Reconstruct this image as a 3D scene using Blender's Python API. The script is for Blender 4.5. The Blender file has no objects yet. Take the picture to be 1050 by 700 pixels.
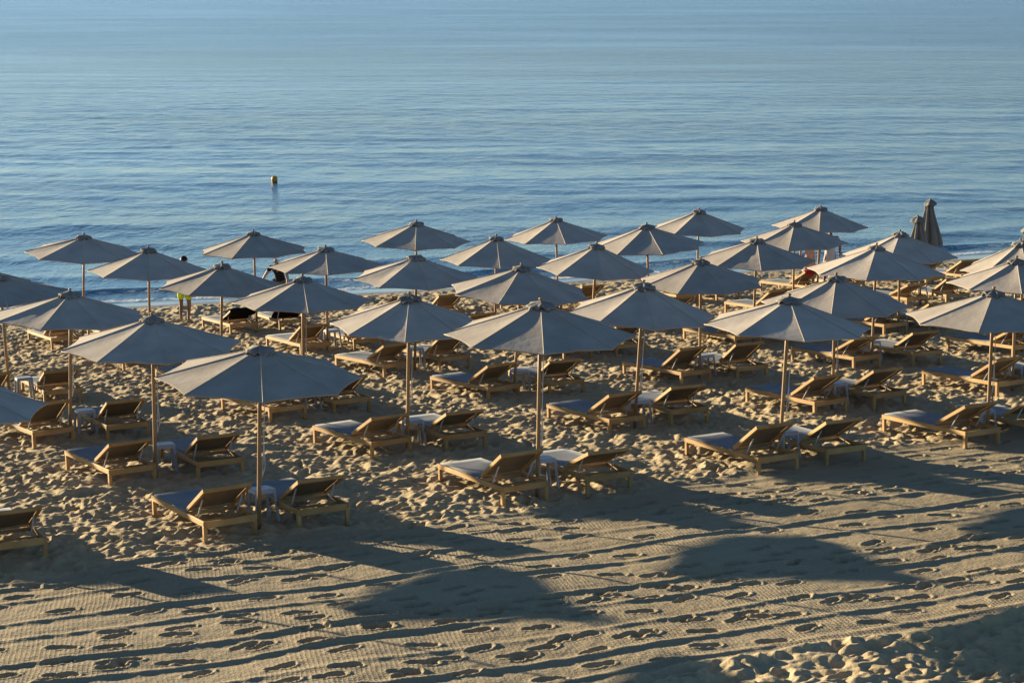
import bpy, math, random
import numpy as np
from mathutils import Vector, Matrix, noise as mnoise
R = math.radians
random.seed(7)
rng = np.random.default_rng(11)
scene = bpy.context.scene
col = scene.collection

# ------------------------------------------------------------------ camera
cam_d = bpy.data.cameras.new('camera')
cam = bpy.data.objects.new('camera', cam_d)
col.objects.link(cam)
PITCH, ROLL, CAMZ = 0.19818, -0.0014, 8.1526
cam.location = (0, 0, CAMZ)
cam.matrix_world = Matrix.Translation((0, 0, CAMZ)) @ Matrix.Rotation(math.pi / 2 - PITCH, 4, 'X') @ Matrix.Rotation(ROLL, 4, 'Z')
cam_d.sensor_width = 36
cam_d.lens = 1817.2 / 1050 * 36
cam_d.clip_start = 0.5
cam_d.clip_end = 60000
scene.camera = cam

# ------------------------------------------------------------------ light
SUN_EL, SUN_AZ = R(8.45), R(33.8)        # the sun stands to the upper left, over the sea
sdir = Vector((-math.cos(SUN_AZ) * math.cos(SUN_EL), math.sin(SUN_AZ) * math.cos(SUN_EL), math.sin(SUN_EL)))
world = bpy.data.worlds.new('World')
scene.world = world
world.use_nodes = True
wn = world.node_tree
wn.nodes.clear()
wo = wn.nodes.new('ShaderNodeOutputWorld')
wb = wn.nodes.new('ShaderNodeBackground')
sk = wn.nodes.new('ShaderNodeTexSky')
sk.sky_type = 'NISHITA'
sk.sun_disc = False
sk.sun_elevation = SUN_EL
sk.sun_rotation = math.atan2(sdir.x, sdir.y)
sk.altitude = 0
sk.air_density = 0.70
sk.dust_density = 0.0
sk.ozone_density = 2.6
wb.inputs['Strength'].default_value = 0.069
wn.links.new(sk.outputs[0], wb.inputs[0])
wn.links.new(wb.outputs[0], wo.inputs[0])
sun_d = bpy.data.lights.new('sun', 'SUN')
sun_d.energy = 5.0
sun_d.angle = R(0.55)
sun_d.color = (1.0, 0.86, 0.61)
sun = bpy.data.objects.new('sun', sun_d)
sun.rotation_euler = (-sdir).to_track_quat('-Z', 'Y').to_euler()
sun.location = sdir * 60
col.objects.link(sun)
scene.view_settings.view_transform = 'Standard'
scene.view_settings.look = 'None'
scene.view_settings.gamma = 1
scene.view_settings.use_curve_mapping = False
scene.view_settings.exposure = 1.48

# ------------------------------------------------------------------ data (world metres)
UMB=[
(-1,2,-11.175,28.475,.03,2.52,1.34,.50,-19),
(-1,3,-13.260,32.013,.03,2.52,1.34,.50,-12),
(-1,4,-15.346,35.551,.03,2.52,1.34,.50,-5),
(0,4,-11.576,37.111,.03,2.52,1.34,.50,8),
(0,5,-13.661,40.650,.03,2.52,1.34,.50,15),
(-2,2,-14.945,26.914,.03,2.52,1.34,.50,8),
(-1,1,-9.15,25.0,.03,2.5,1.33,.47,0),
(0,0,-3.411,22.907,0.093,2.512,1.363,0.437,1),
(1,0,0.362,24.612,0.044,2.822,1.362,0.495,2),
(2,0,4.088,26.231,0.087,2.615,1.270,0.461,11),
(3,0,7.710,27.902,-0.002,2.459,1.384,0.483,-8),
(0,1,-5.499,26.387,0.048,2.531,1.360,0.480,9),
(1,1,-1.721,28.138,0.073,2.585,1.274,0.503,-3),
(2,1,2.110,29.703,0.126,2.529,1.270,0.555,10),
(3,1,5.743,30.967,-0.015,2.449,1.313,0.526,-3),
(4,1,9.437,32.599,-0.045,2.509,1.270,0.471,5),
(0,2,-7.641,29.735,0.116,2.588,1.306,0.456,-22),
(1,2,-3.812,31.546,0.035,2.575,1.270,0.466,4),
(2,2,0.036,33.321,0.149,2.537,1.376,0.528,-17),
(3,2,3.757,34.668,-0.023,2.455,1.270,0.492,-20),
(4,2,7.499,36.167,0.022,2.512,1.416,0.552,-7),
(5,2,10.963,37.249,-0.170,2.440,1.273,0.579,8),
(0,3,-9.760,33.573,-0.055,2.548,1.270,0.400,5),
(1,3,-5.917,35.134,0.105,2.536,1.270,0.489,15),
(2,3,-2.055,36.658,0.061,2.494,1.318,0.499,11),
(3,3,1.720,38.256,0.130,2.518,1.294,0.580,7),
(4,3,5.507,39.713,0.020,2.438,1.338,0.507,5),
(5,3,9.151,41.216,-0.056,2.390,1.346,0.580,-10),
(1,4,-8.076,38.672,0.075,2.610,1.332,0.526,-1),
(2,4,-4.251,40.030,0.002,2.434,1.301,0.445,2),
(3,4,-0.410,41.794,0.043,2.460,1.336,0.580,4),
(4,4,3.425,43.354,-0.107,2.546,1.442,0.552,15),
(5,4,7.240,44.915,-0.040,2.415,1.363,0.522,-6),
(1,5,-10.407,42.131,0.174,2.698,1.379,0.456,-2),
(2,5,-6.460,44.076,-0.022,2.537,1.383,0.508,22),
(3,5,-2.512,45.332,0.057,2.621,1.406,0.515,-1),
(4,5,1.234,46.892,-0.061,2.523,1.397,0.545,10),
(5,5,5.118,48.453,0.021,2.567,1.318,0.560,15),
(6,5,8.740,50.014,0.014,2.469,1.355,0.572,-1),
(-1,0,-7.234,21.398,0.208,2.451,1.272,0.422,6),
]
CLOSED=[(7,5,12.413,51.575,-0.182,2.446),
(6,4,10.886,46.476,-0.180,2.330),
(6,3,12.790,42.938,-0.176,2.290),
]
PAIRS=[(-1,0,-7.703,20.598,-6.547,21.128),
(0,0,-4.011,22.107,-2.855,22.672),
(1,0,-0.137,23.812,1.070,24.401),
(2,0,3.657,25.431,4.761,25.968),
(3,0,7.154,27.102,8.310,27.632),
(0,1,-6.030,25.587,-4.794,26.039),
(1,1,-2.238,27.338,-1.076,27.779),
(2,1,1.637,28.903,2.735,29.685),
(3,1,5.298,30.167,6.469,30.836),
(4,1,8.934,31.799,10.090,32.329),
(0,2,-8.071,28.935,-6.925,29.365),
(1,2,-4.329,30.746,-3.261,31.470),
(2,2,-0.448,32.521,0.708,33.051),
(3,2,3.316,33.868,4.459,34.362),
(4,2,6.979,35.367,8.282,35.832),
(5,2,10.533,36.449,11.689,36.979),
(0,3,-10.190,32.773,-9.034,33.303),
(1,3,-6.420,34.334,-5.264,34.864),
(2,3,-2.654,35.858,-1.547,36.618),
(3,3,1.120,37.456,2.276,37.986),
(4,3,4.999,38.913,6.155,39.443),
(5,3,8.649,40.416,9.805,40.946),
(6,3,12.431,42.138,13.587,42.668),
(1,4,-8.506,37.872,-7.350,38.402),
(2,4,-4.779,39.230,-3.627,39.812),
(3,4,-0.965,40.994,0.191,41.524),
(4,4,2.805,42.554,3.961,43.084),
(5,4,6.575,44.115,7.731,44.645),
(6,4,10.345,45.676,11.501,46.206),
(1,5,-10.962,41.331,-9.806,41.861),
(2,5,-7.011,43.276,-5.855,43.806),
(3,5,-3.051,44.532,-1.895,45.062),
(4,5,0.719,46.092,1.875,46.622),
(5,5,4.489,47.653,5.645,48.183),
(6,5,8.259,49.214,9.415,49.744),
(7,5,12.029,50.775,13.185,51.305),
]
WAVE_A, WAVE_B, WAVE_C, WAVE_D = .045, .010, .70, .11
OFFW, OFFR = 3.0, .17

# ------------------------------------------------------------------ helpers
def tag(o, label=None, cat=None, group=None, kind=None):
    if label: o['label'] = label
    if cat: o['category'] = cat
    if group: o['group'] = group
    if kind: o['kind'] = kind
    return o

def empty(name, loc, rz=0.0):
    o = bpy.data.objects.new(name, None)
    o.empty_display_size = 0.2
    o.location = loc
    o.rotation_euler = (0, 0, rz)
    col.objects.link(o)
    return o

def mesh_obj(name, verts, faces, mat, parent=None, smooth=False):
    me = bpy.data.meshes.new(name)
    me.from_pydata([tuple(v) for v in verts], [], faces)
    me.update()
    if mat: me.materials.append(mat)
    if smooth: me.polygons.foreach_set('use_smooth', [True] * len(me.polygons))
    o = bpy.data.objects.new(name, me)
    col.objects.link(o)
    if parent: o.parent = parent
    return o

class MB:
    def __init__(s): s.v = []; s.f = []
    def add(s, v, f):
        n = len(s.v); s.v += [Vector(q) for q in v]; s.f += [tuple(i + n for i in q) for q in f]
    def box(s, c, d, m=None, ch=0.004):
        """chamfered box, centre c, size d, optional matrix m"""
        hx, hy, hz = d[0] / 2, d[1] / 2, d[2] / 2
        ch = min(ch, hx * .5, hy * .5, hz * .5)
        vs = []; idx = {}
        for sx in (-1, 1):
            for sy in (-1, 1):
                for sz in (-1, 1):
                    for k in range(3):
                        p = [sx * hx, sy * hy, sz * hz]
                        for a in range(3):
                            if a != k: p[a] -= (sx, sy, sz)[a] * ch
                        idx[(sx, sy, sz, k)] = len(vs); vs.append(p)
        fs = []
        def q(*ks): fs.append([idx[k] for k in ks])
        for k in range(3):
            o = [a for a in range(3) if a != k]
            for s_ in (-1, 1):
                loop = []
                for (u, w) in ((-1, -1), (1, -1), (1, 1), (-1, 1)):
                    g = [0, 0, 0]; g[k] = s_; g[o[0]] = u; g[o[1]] = w
                    loop.append((g[0], g[1], g[2], k))
                q(*loop)
        for a in range(3):                       # edges along axis a
            o = [x for x in range(3) if x != a]
            for u in (-1, 1):
                for w in (-1, 1):
                    g0 = [0, 0, 0]; g0[a] = -1; g0[o[0]] = u; g0[o[1]] = w
                    g1 = list(g0); g1[a] = 1
                    q((*g0, o[0]), (*g1, o[0]), (*g1, o[1]), (*g0, o[1]))
        for sx in (-1, 1):
            for sy in (-1, 1):
                for sz in (-1, 1):
                    q((sx, sy, sz, 0), (sx, sy, sz, 1), (sx, sy, sz, 2))
        c = Vector(c)
        vv = [Vector(p) for p in vs]
        if m is not None: vv = [m @ p for p in vv]
        s.add([p + c for p in vv], fs)
    def beam(s, a, b, w, h, up=(0, 0, 1), ch=0.004):
        a = Vector(a); b = Vector(b); y = (b - a); L = y.length; y.normalize()
        up = Vector(up); x = y.cross(up)
        if x.length < 1e-4: x = y.cross(Vector((1, 0, 0)))
        x.normalize(); z = x.cross(y).normalized()
        m = Matrix((x, y, z)).transposed()
        s.box((a + b) / 2, (w, L, h), m, ch)
    def tube(s, pts, rad, n=8):
        pts = [Vector(p) for p in pts]
        if not hasattr(rad, '__len__'): rad = [rad] * len(pts)
        rings = []; base = len(s.v)
        for i, p in enumerate(pts):
            t = (pts[min(i + 1, len(pts) - 1)] - pts[max(i - 1, 0)]).normalized()
            x = t.cross(Vector((0.01, 1, 0.02)) if abs(t.y) < .9 else Vector((1, 0, 0))).normalized()
            y = t.cross(x)
            for k in range(n):
                an = 2 * math.pi * k / n
                s.v.append(p + (x * math.cos(an) + y * math.sin(an)) * rad[i])
        for i in range(len(pts) - 1):
            for k in range(n):
                a = base + i * n + k; b = base + i * n + (k + 1) % n
                s.f.append((a, b, b + n, a + n))
        s.f.append(tuple(base + k for k in range(n))[::-1])
        s.f.append(tuple(base + (len(pts) - 1) * n + k for k in range(n)))
    def build(s, name, mat, parent=None, smooth=False):
        o = mesh_obj(name, s.v, s.f, mat, parent, smooth)
        import bmesh
        bm = bmesh.new(); bm.from_mesh(o.data)
        bmesh.ops.recalc_face_normals(bm, faces=bm.faces)
        bm.to_mesh(o.data); bm.free()
        return o

def new_mat(name):
    m = bpy.data.materials.new(name); m.use_nodes = True
    nt = m.node_tree; b = nt.nodes['Principled BSDF']
    return m, nt, b

def N(nt, t, **kw):
    n = nt.nodes.new(t)
    for k, v in kw.items():
        if k in n.inputs: n.inputs[k].default_value = v
        else: setattr(n, k, v)
    return n

def simple_mat(name, c1, c2, scale=6, rough=.7, bump=.0, bscale=60, stretch=(1, 1, 1), spec=.3, detail=4):
    m, nt, b = new_mat(name)
    tc = N(nt, 'ShaderNodeTexCoord'); mp = N(nt, 'ShaderNodeMapping'); mp.inputs['Scale'].default_value = stretch
    oi = N(nt, 'ShaderNodeObjectInfo')
    nt.links.new(tc.outputs['Object'], mp.inputs['Vector'])
    add = N(nt, 'ShaderNodeVectorMath', operation='ADD')
    mul = N(nt, 'ShaderNodeMath', operation='MULTIPLY'); mul.inputs[1].default_value = 37.0
    nt.links.new(oi.outputs['Random'], mul.inputs[0])
    nt.links.new(mp.outputs[0], add.inputs[0]); nt.links.new(mul.outputs[0], add.inputs[1])
    no = N(nt, 'ShaderNodeTexNoise'); no.inputs['Scale'].default_value = scale; no.inputs['Detail'].default_value = detail
    nt.links.new(add.outputs[0], no.inputs['Vector'])
    cr = N(nt, 'ShaderNodeValToRGB')
    cr.color_ramp.elements[0].position = .3; cr.color_ramp.elements[1].position = .7
    cr.color_ramp.elements[0].color = (*c1, 1); cr.color_ramp.elements[1].color = (*c2, 1)
    hv = N(nt, 'ShaderNodeHueSaturation'); vr = N(nt, 'ShaderNodeMapRange'); vr.inputs['To Min'].default_value = .86; vr.inputs['To Max'].default_value = 1.10
    nt.links.new(oi.outputs['Random'], vr.inputs[0]); nt.links.new(vr.outputs[0], hv.inputs['Value'])
    nt.links.new(no.outputs['Fac'], cr.inputs[0]); nt.links.new(cr.outputs[0], hv.inputs['Color']); nt.links.new(hv.outputs[0], b.inputs['Base Color'])
    b.inputs['Roughness'].default_value = rough; b.inputs['Specular IOR Level'].default_value = spec
    if bump:
        n2 = N(nt, 'ShaderNodeTexNoise'); n2.inputs['Scale'].default_value = bscale; n2.inputs['Detail'].default_value = 3
        nt.links.new(add.outputs[0], n2.inputs['Vector'])
        bp = N(nt, 'ShaderNodeBump'); bp.inputs['Strength'].default_value = 1; bp.inputs['Distance'].default_value = bump
        nt.links.new(n2.outputs['Fac'], bp.inputs['Height']); nt.links.new(bp.outputs[0], b.inputs['Normal'])
    return m

WOOD = simple_mat('teak', (.35, .19, .055), (.49, .29, .10), 3, .55, .002, 40, (1, 1, 1), .35)
POLEW = simple_mat('pole_wood', (.27, .155, .065), (.40, .245, .105), 4, .5, .001, 40, (3, 3, .5), .35)
FABRIC = simple_mat('parasol_fabric', (.39, .325, .255), (.49, .415, .33), 2.2, .9, .006, 7, (1, 1, 1), .1)
SLING = simple_mat('sling_textile', (.21, .215, .22), (.27, .27, .27), 3, .85, .002, 90, (1, 1, 1), .15)
SLINGB = simple_mat('backrest_textile', (.16, .125, .08), (.21, .165, .11), 3, .85, .002, 90, (1, 1, 1), .15)
WHITEP = simple_mat('white_plastic', (.33, .33, .33), (.40, .40, .39), 3, .4, 0, 1, (1, 1, 1), .4)
METAL = simple_mat('strut_metal', (.45, .43, .40), (.55, .53, .5), 5, .4, 0, 1, (1, 1, 1), .5)
CORD = simple_mat('cord', (.6, .58, .53), (.7, .67, .6), 5, .8, 0, 1, (1, 1, 1), .2)

# ------------------------------------------------------------------ terrain
GA, GB = 0.02134, -0.06385
GRAD = math.hypot(GA, GB)
SEA_Z = -0.95
def gz(x, y): return GA * x + GB * (y - 40)
CS, SN = math.cos(R(22.5)), math.sin(R(22.5))
X0, X1, Y0, Y1, CELL = -32.0, 34.0, 12.0, 64.0, 0.03
nx = int((X1 - X0) / CELL) + 1; ny = int((Y1 - Y0) / CELL) + 1

def fft_noise(shape, wl, seed, aniso=(1, 1), ang=0.0, band=0.45):
    r = np.random.default_rng(seed)
    w = r.standard_normal(shape).astype(np.float32)
    F = np.fft.rfft2(w)
    fy = np.fft.fftfreq(shape[0], CELL)[:, None]; fx = np.fft.rfftfreq(shape[1], CELL)[None, :]
    u = fx * math.cos(ang) + fy * math.sin(ang); v = -fx * math.sin(ang) + fy * math.cos(ang)
    k = np.sqrt((u * aniso[0]) ** 2 + (v * aniso[1]) ** 2) * wl + 1e-9
    F *= np.exp(-(np.log(k)) ** 2 / (2 * band ** 2)) / (k ** .5)
    o = np.fft.irfft2(F, s=shape)
    return (o / o.std()).astype(np.float32)

gy = (Y0 + np.arange(ny) * CELL)[:, None].astype(np.float32)
gx = (X0 + np.arange(nx) * CELL)[None, :].astype(np.float32)
S_ = gx * CS + gy * SN
T_ = -gx * SN + gy * CS
PL = GA * gx + GB * (gy - 40)
def sstep(x, a, b):
    t = np.clip((x - a) / (b - a), 0, 1); return t * t * (3 - 2 * t)

big = fft_noise((ny, nx), 3.2, 1); med = fft_noise((ny, nx), 0.55, 2); sml = fft_noise((ny, nx), 0.2, 3)
upper = np.interp(S_, [-20, 2, 5, 9.5, 12, 14.4, 19, 40], [20.2, 21.0, 21.45, 21.6, 22.1, 22.7, 23.2, 24]) + big * .10
lower = 14.55 + big * .10 + .12 * np.sin(S_ * .9)
rake = sstep(T_ - lower, -.06, .10) * (1 - sstep(T_ - upper, -.12, .18))
wet = sstep(-PL, .78, .93)                       # smooth wet sand by the water
lump = (1 - rake) * (1 - wet)

# trampled sand: thousands of overlapping soft footprints
tr = np.zeros((ny, nx), np.float32)
half = 13
yy, xx = np.mgrid[-half:half + 1, -half:half + 1].astype(np.float32) * CELL
def stamp(H, cx, cy, ang, a, b, d, rim):
    ix = int(round((cx - X0) / CELL)); iy = int(round((cy - Y0) / CELL))
    if ix < half or iy < half or ix >= nx - half or iy >= ny - half: return
    c, s = math.cos(ang), math.sin(ang)
    u = (xx * c + yy * s) / a; v = (-xx * s + yy * c) / b
    rr = np.sqrt(u * u + v * v)
    sh = -d * (1 / (1 + np.exp((rr - .9) * 8))) + rim * np.exp(-((rr - 1.25) / .28) ** 2)
    H[iy - half:iy + half + 1, ix - half:ix + half + 1] += sh
nst = 17500
px_ = rng.uniform(X0, X1, nst); py_ = rng.uniform(Y0, Y1 - 1, nst)
for k in range(nst):
    x, y = px_[k], py_[k]
    if abs(x) > .42 * y + 3: continue
    stamp(tr, x, y, rng.uniform(0, math.pi), rng.uniform(.09, .165), rng.uniform(.055, .095), rng.uniform(.022, .055), rng.uniform(.010, .028))
H = big * (.022 - .012 * rake) + lump * (tr * .95 + med * .017 + sml * .0115)
H += rake * (sml * .0012 + med * .002)

# raked strips: ridges left by the beach cleaner
ridge = np.zeros_like(T_)
rt = 14.9; k = 0
rr_ = random.Random(4)
ridge_ts = []
while rt < 22.6:
    ridge_ts.append(rt)
    ph = rr_.uniform(0, 6); am = rr_.uniform(.02, .07)
    line = rt + am * np.sin(S_ * rr_.uniform(.16, .34) + ph) + .012 * big
    hgt = rr_.uniform(.016, .030) * (1 + .22 * np.sin(S_ * .7 + ph * 2))
    if rt > 19.6: hgt = hgt * .75
    d = T_ - line
    hgt = hgt * (.85 + .14 * np.clip(np.roll(med, 37 * len(ridge_ts), 1), -1.5, 1.5) + .16 * np.clip(np.roll(big, 211 * len(ridge_ts), 1), -2, 2))
    ridge += hgt * np.exp(-(d / .05) ** 2) - .006 * np.exp(-((d - .13) / .07) ** 2) - .006 * np.exp(-((d + .13) / .07) ** 2)
    rt += rr_.uniform(.62, 1.0) if rt < 19.6 else rr_.uniform(.45, .7)
# low berm at both edges of the raked band
H += ridge * rake
H += .05 * np.exp(-((T_ - lower + .02) / .10) ** 2)
H += .03 * np.exp(-((T_ - upper - .02) / .16) ** 2)
# footprints in the raked band, walking along it in trails
foot = np.zeros((ny, nx), np.float32)
def footprint(cx, cy, ang, d):
    ix = int(round((cx - X0) / CELL)); iy = int(round((cy - Y0) / CELL))
    if ix < half or iy < half or ix >= nx - half or iy >= ny - half: return
    ox = cx - (X0 + ix * CELL); oy = cy - (Y0 + iy * CELL)
    c, s = math.cos(ang), math.sin(ang)
    u = ((xx - ox) * c + (yy - oy) * s); v = (-(xx - ox) * s + (yy - oy) * c)
    r1 = np.sqrt(((u - .070) / .100) ** 2 + (v / .060) ** 2)     # ball
    r2 = np.sqrt(((u + .085) / .070) ** 2 + (v / .048) ** 2)     # heel
    rr = np.minimum(r1, r2)
    sh = -d * (1 / (1 + np.exp((rr - .95) * 12))) + .015 * np.exp(-((rr - 1.35) / .25) ** 2)
    foot[iy - half:iy + half + 1, ix - half:ix + half + 1] += sh
fr = random.Random(21)
for k in range(20):
    t0 = 14.9 + k * .39 + fr.uniform(-.15, .15); s0 = fr.uniform(-4, -2); hd = fr.uniform(-.07, .07); side = 1
    s = s0; t = t0; flip = fr.choice((0, math.pi))
    while s < 22:
        s += fr.uniform(.52, .80); side = -side
        t += hd * .6 + fr.uniform(-.04, .04)
        if fr.random() < .10: s += fr.uniform(.4, 1.6)
        ss, tt = s, t + side * .10
        x = ss * CS - tt * SN; y = ss * SN + tt * CS
        if 14.7 < tt < 22.5:
            footprint(x, y, R(22.5) + hd + fr.uniform(-.35, .35) + side * .12 + flip, fr.uniform(.045, .07))
H += foot * rake
H = H * (1 - wet * .93)
ZG = PL + H

def sample(G, x, y):
    fx = np.clip((x - X0) / CELL, 0, nx - 1.001); fy = np.clip((y - Y0) / CELL, 0, ny - 1.001)
    ix = fx.astype(int); iy = fy.astype(int); ax = fx - ix; ay = fy - iy
    return (G[iy, ix] * (1 - ax) * (1 - ay) + G[iy, ix + 1] * ax * (1 - ay) + G[iy + 1, ix] * (1 - ax) * ay + G[iy + 1, ix + 1] * ax * ay)
def ground(x, y): return float(sample(ZG, np.array([x]), np.array([y]))[0])

def grid_object(name, X, Y, Z, mat, attrs=None, smooth=True):
    r, c = X.shape
    me = bpy.data.meshes.new(name)
    me.vertices.add(r * c)
    co = np.stack([X, Y, Z], -1).astype(np.float32).ravel()
    me.vertices.foreach_set('co', co)
    i = np.arange((r - 1) * (c - 1)); ri = i // (c - 1); ci = i % (c - 1); a = ri * c + ci
    q = np.stack([a, a + 1, a + 1 + c, a + c], -1).astype(np.int32)
    me.loops.add(q.size); me.polygons.add(len(q))
    me.loops.foreach_set('vertex_index', q.ravel())
    me.polygons.foreach_set('loop_start', np.arange(0, q.size, 4, dtype=np.int32))
    me.polygons.foreach_set('loop_total', np.full(len(q), 4, np.int32))
    me.update(calc_edges=True)
    me.polygons.foreach_set('use_smooth', np.full(len(q), smooth))
    for k, v in (attrs or {}).items():
        at = me.attributes.new(k, 'FLOAT', 'POINT'); at.data.foreach_set('value', v.astype(np.float32).ravel())
    me.materials.append(mat)
    o = bpy.data.objects.new(name, me); col.objects.link(o)
    return o

# sand material
SAND, nt, b = new_mat('sand')
geo = N(nt, 'ShaderNodeNewGeometry')
n1 = N(nt, 'ShaderNodeTexNoise'); n1.inputs['Scale'].default_value = .5; n1.inputs['Detail'].default_value = 6
n2 = N(nt, 'ShaderNodeTexNoise'); n2.inputs['Scale'].default_value = 28; n2.inputs['Detail'].default_value = 3
nt.links.new(geo.outputs['Position'], n1.inputs['Vector']); nt.links.new(geo.outputs['Position'], n2.inputs['Vector'])
mx = N(nt, 'ShaderNodeMath', operation='MULTIPLY_ADD'); mx.inputs[1].default_value = .45
nt.links.new(n2.outputs['Fac'], mx.inputs[0]); 
mh = N(nt, 'ShaderNodeMath', operation='MULTIPLY'); mh.inputs[1].default_value = .6
nt.links.new(n1.outputs['Fac'], mh.inputs[0]); nt.links.new(mh.outputs[0], mx.inputs[2])
cr = N(nt, 'ShaderNodeValToRGB')
cr.color_ramp.elements[0].position = .35; cr.color_ramp.elements[0].color = (.385, .28, .15, 1)
cr.color_ramp.elements[1].position = .70; cr.color_ramp.elements[1].color = (.48, .365, .205, 1)
nt.links.new(mx.outputs[0], cr.inputs[0])
rk_ = N(nt, 'ShaderNodeAttribute'); rk_.attribute_name = 'firm'      # groomed sand is packed and a little damp
fc = N(nt, 'ShaderNodeMix'); fc.data_type = 'RGBA'; fc.blend_type = 'MULTIPLY'
nt.links.new(rk_.outputs['Fac'], fc.inputs[0]); nt.links.new(cr.outputs[0], fc.inputs[6]); fc.inputs[7].default_value = (.78, .80, .84, 1)
wa = N(nt, 'ShaderNodeAttribute'); wa.attribute_name = 'wet'
wm = N(nt, 'ShaderNodeMix'); wm.data_type = 'RGBA'
nt.links.new(wa.outputs['Fac'], wm.inputs[0]); nt.links.new(fc.outputs[2], wm.inputs[6]); wm.inputs[7].default_value = (.16, .125, .085, 1)
nt.links.new(wm.outputs[2], b.inputs['Base Color'])
wr = N(nt, 'ShaderNodeMapRange'); wr.inputs['To Min'].default_value = .95; wr.inputs['To Max'].default_value = .12
nt.links.new(wa.outputs['Fac'], wr.inputs[0]); nt.links.new(wr.outputs[0], b.inputs['Roughness'])
b.inputs['Specular IOR Level'].default_value = .25
ra = N(nt, 'ShaderNodeAttribute'); ra.attribute_name = 'rake'
rot = N(nt, 'ShaderNodeMapping'); rot.inputs['Rotation'].default_value = (0, 0, R(-11.5))
nt.links.new(geo.outputs['Position'], rot.inputs['Vector'])
dn = N(nt, 'ShaderNodeTexNoise'); dn.inputs['Scale'].default_value = 1.3
nt.links.new(geo.outputs['Position'], dn.inputs['Vector'])
dm = N(nt, 'ShaderNodeVectorMath', operation='MULTIPLY'); dm.inputs[1].default_value = (.10, .10, 0)
nt.links.new(dn.outputs['Color'], dm.inputs[0])
da = N(nt, 'ShaderNodeVectorMath', operation='ADD'); nt.links.new(rot.outputs[0], da.inputs[0]); nt.links.new(dm.outputs[0], da.inputs[1])
sp = N(nt, 'ShaderNodeSeparateXYZ'); nt.links.new(da.outputs[0], sp.inputs[0])
def sine(out, k):
    m = N(nt, 'ShaderNodeMath', operation='MULTIPLY'); m.inputs[1].default_value = k; nt.links.new(out, m.inputs[0])
    s = N(nt, 'ShaderNodeMath', operation='SINE'); nt.links.new(m.outputs[0], s.inputs[0])
    a = N(nt, 'ShaderNodeMath', operation='ABSOLUTE'); nt.links.new(s.outputs[0], a.inputs[0]); return a.outputs[0]
PIT = math.pi / .05
mn = N(nt, 'ShaderNodeMath', operation='MULTIPLY')
nt.links.new(sine(sp.outputs[0], PIT), mn.inputs[0]); nt.links.new(sine(sp.outputs[1], PIT), mn.inputs[1])
m3 = N(nt, 'ShaderNodeMath', operation='MULTIPLY'); nt.links.new(mn.outputs[0], m3.inputs[0]); nt.links.new(ra.outputs['Fac'], m3.inputs[1])
m4 = N(nt, 'ShaderNodeMath', operation='MULTIPLY'); m4.inputs[1].default_value = -.0040; nt.links.new(m3.outputs[0], m4.inputs[0])
n3 = N(nt, 'ShaderNodeTexNoise'); n3.inputs['Scale'].default_value = 24; n3.inputs['Detail'].default_value = 4; n3.inputs['Roughness'].default_value = .65
nt.links.new(geo.outputs['Position'], n3.inputs['Vector'])
dry = N(nt, 'ShaderNodeMath', operation='SUBTRACT'); dry.inputs[0].default_value = 1; nt.links.new(wa.outputs['Fac'], dry.inputs[1])
ns = N(nt, 'ShaderNodeMath', operation='MULTIPLY'); ns.inputs[1].default_value = .014; nt.links.new(n3.outputs['Fac'], ns.inputs[0])
ns2 = N(nt, 'ShaderNodeMath', operation='MULTIPLY'); nt.links.new(ns.outputs[0], ns2.inputs[0]); nt.links.new(dry.outputs[0], ns2.inputs[1])
sm = N(nt, 'ShaderNodeMath', operation='ADD'); nt.links.new(m4.outputs[0], sm.inputs[0]); nt.links.new(ns2.outputs[0], sm.inputs[1])
bp = N(nt, 'ShaderNodeBump'); bp.inputs['Strength'].default_value = 1; bp.inputs['Distance'].default_value = 1
nt.links.new(sm.outputs[0], bp.inputs['Height']); nt.links.new(bp.outputs[0], b.inputs['Normal'])

rows = [13.2]
while rows[-1] < 63: rows.append(rows[-1] + .021 * (rows[-1] / 18) ** 1.35)
rows = np.array(rows); ncol = 1080
U = np.linspace(-1, 1, ncol)[None, :]
Yv = np.repeat(rows[:, None], ncol, 1); Xv = U * (.40 * Yv + 1.5)
Zv = sample(ZG, Xv, Yv)
rk = sample((rake * (.35 + .65 * sstep(big, -.9, .5))).astype(np.float32), Xv, Yv)
wt = sample(sstep(-PL + big * .008, .80, .90).astype(np.float32), Xv, Yv)
o = grid_object('beach_sand', Xv, Yv, Zv, SAND, {'rake': rk, 'wet': wt, 'firm': sample(rake.astype(np.float32), Xv, Yv)})
tag(o, kind='structure')
# coarse sheet that carries the beach on outside the detailed part, a little lower
ys = np.linspace(-60, 75, 60); xs = np.linspace(-300, 300, 80)
XX, YY = np.meshgrid(xs, ys)
ZZ = GA * XX + GB * (YY - 40) - .16
ins = (np.abs(XX) < .40 * YY + 1.5)
o = grid_object('beach', XX, YY, ZZ, SAND, {'rake': XX * 0, 'wet': sstep(-ZZ, .80, .9)})
tag(o, kind='structure')

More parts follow.
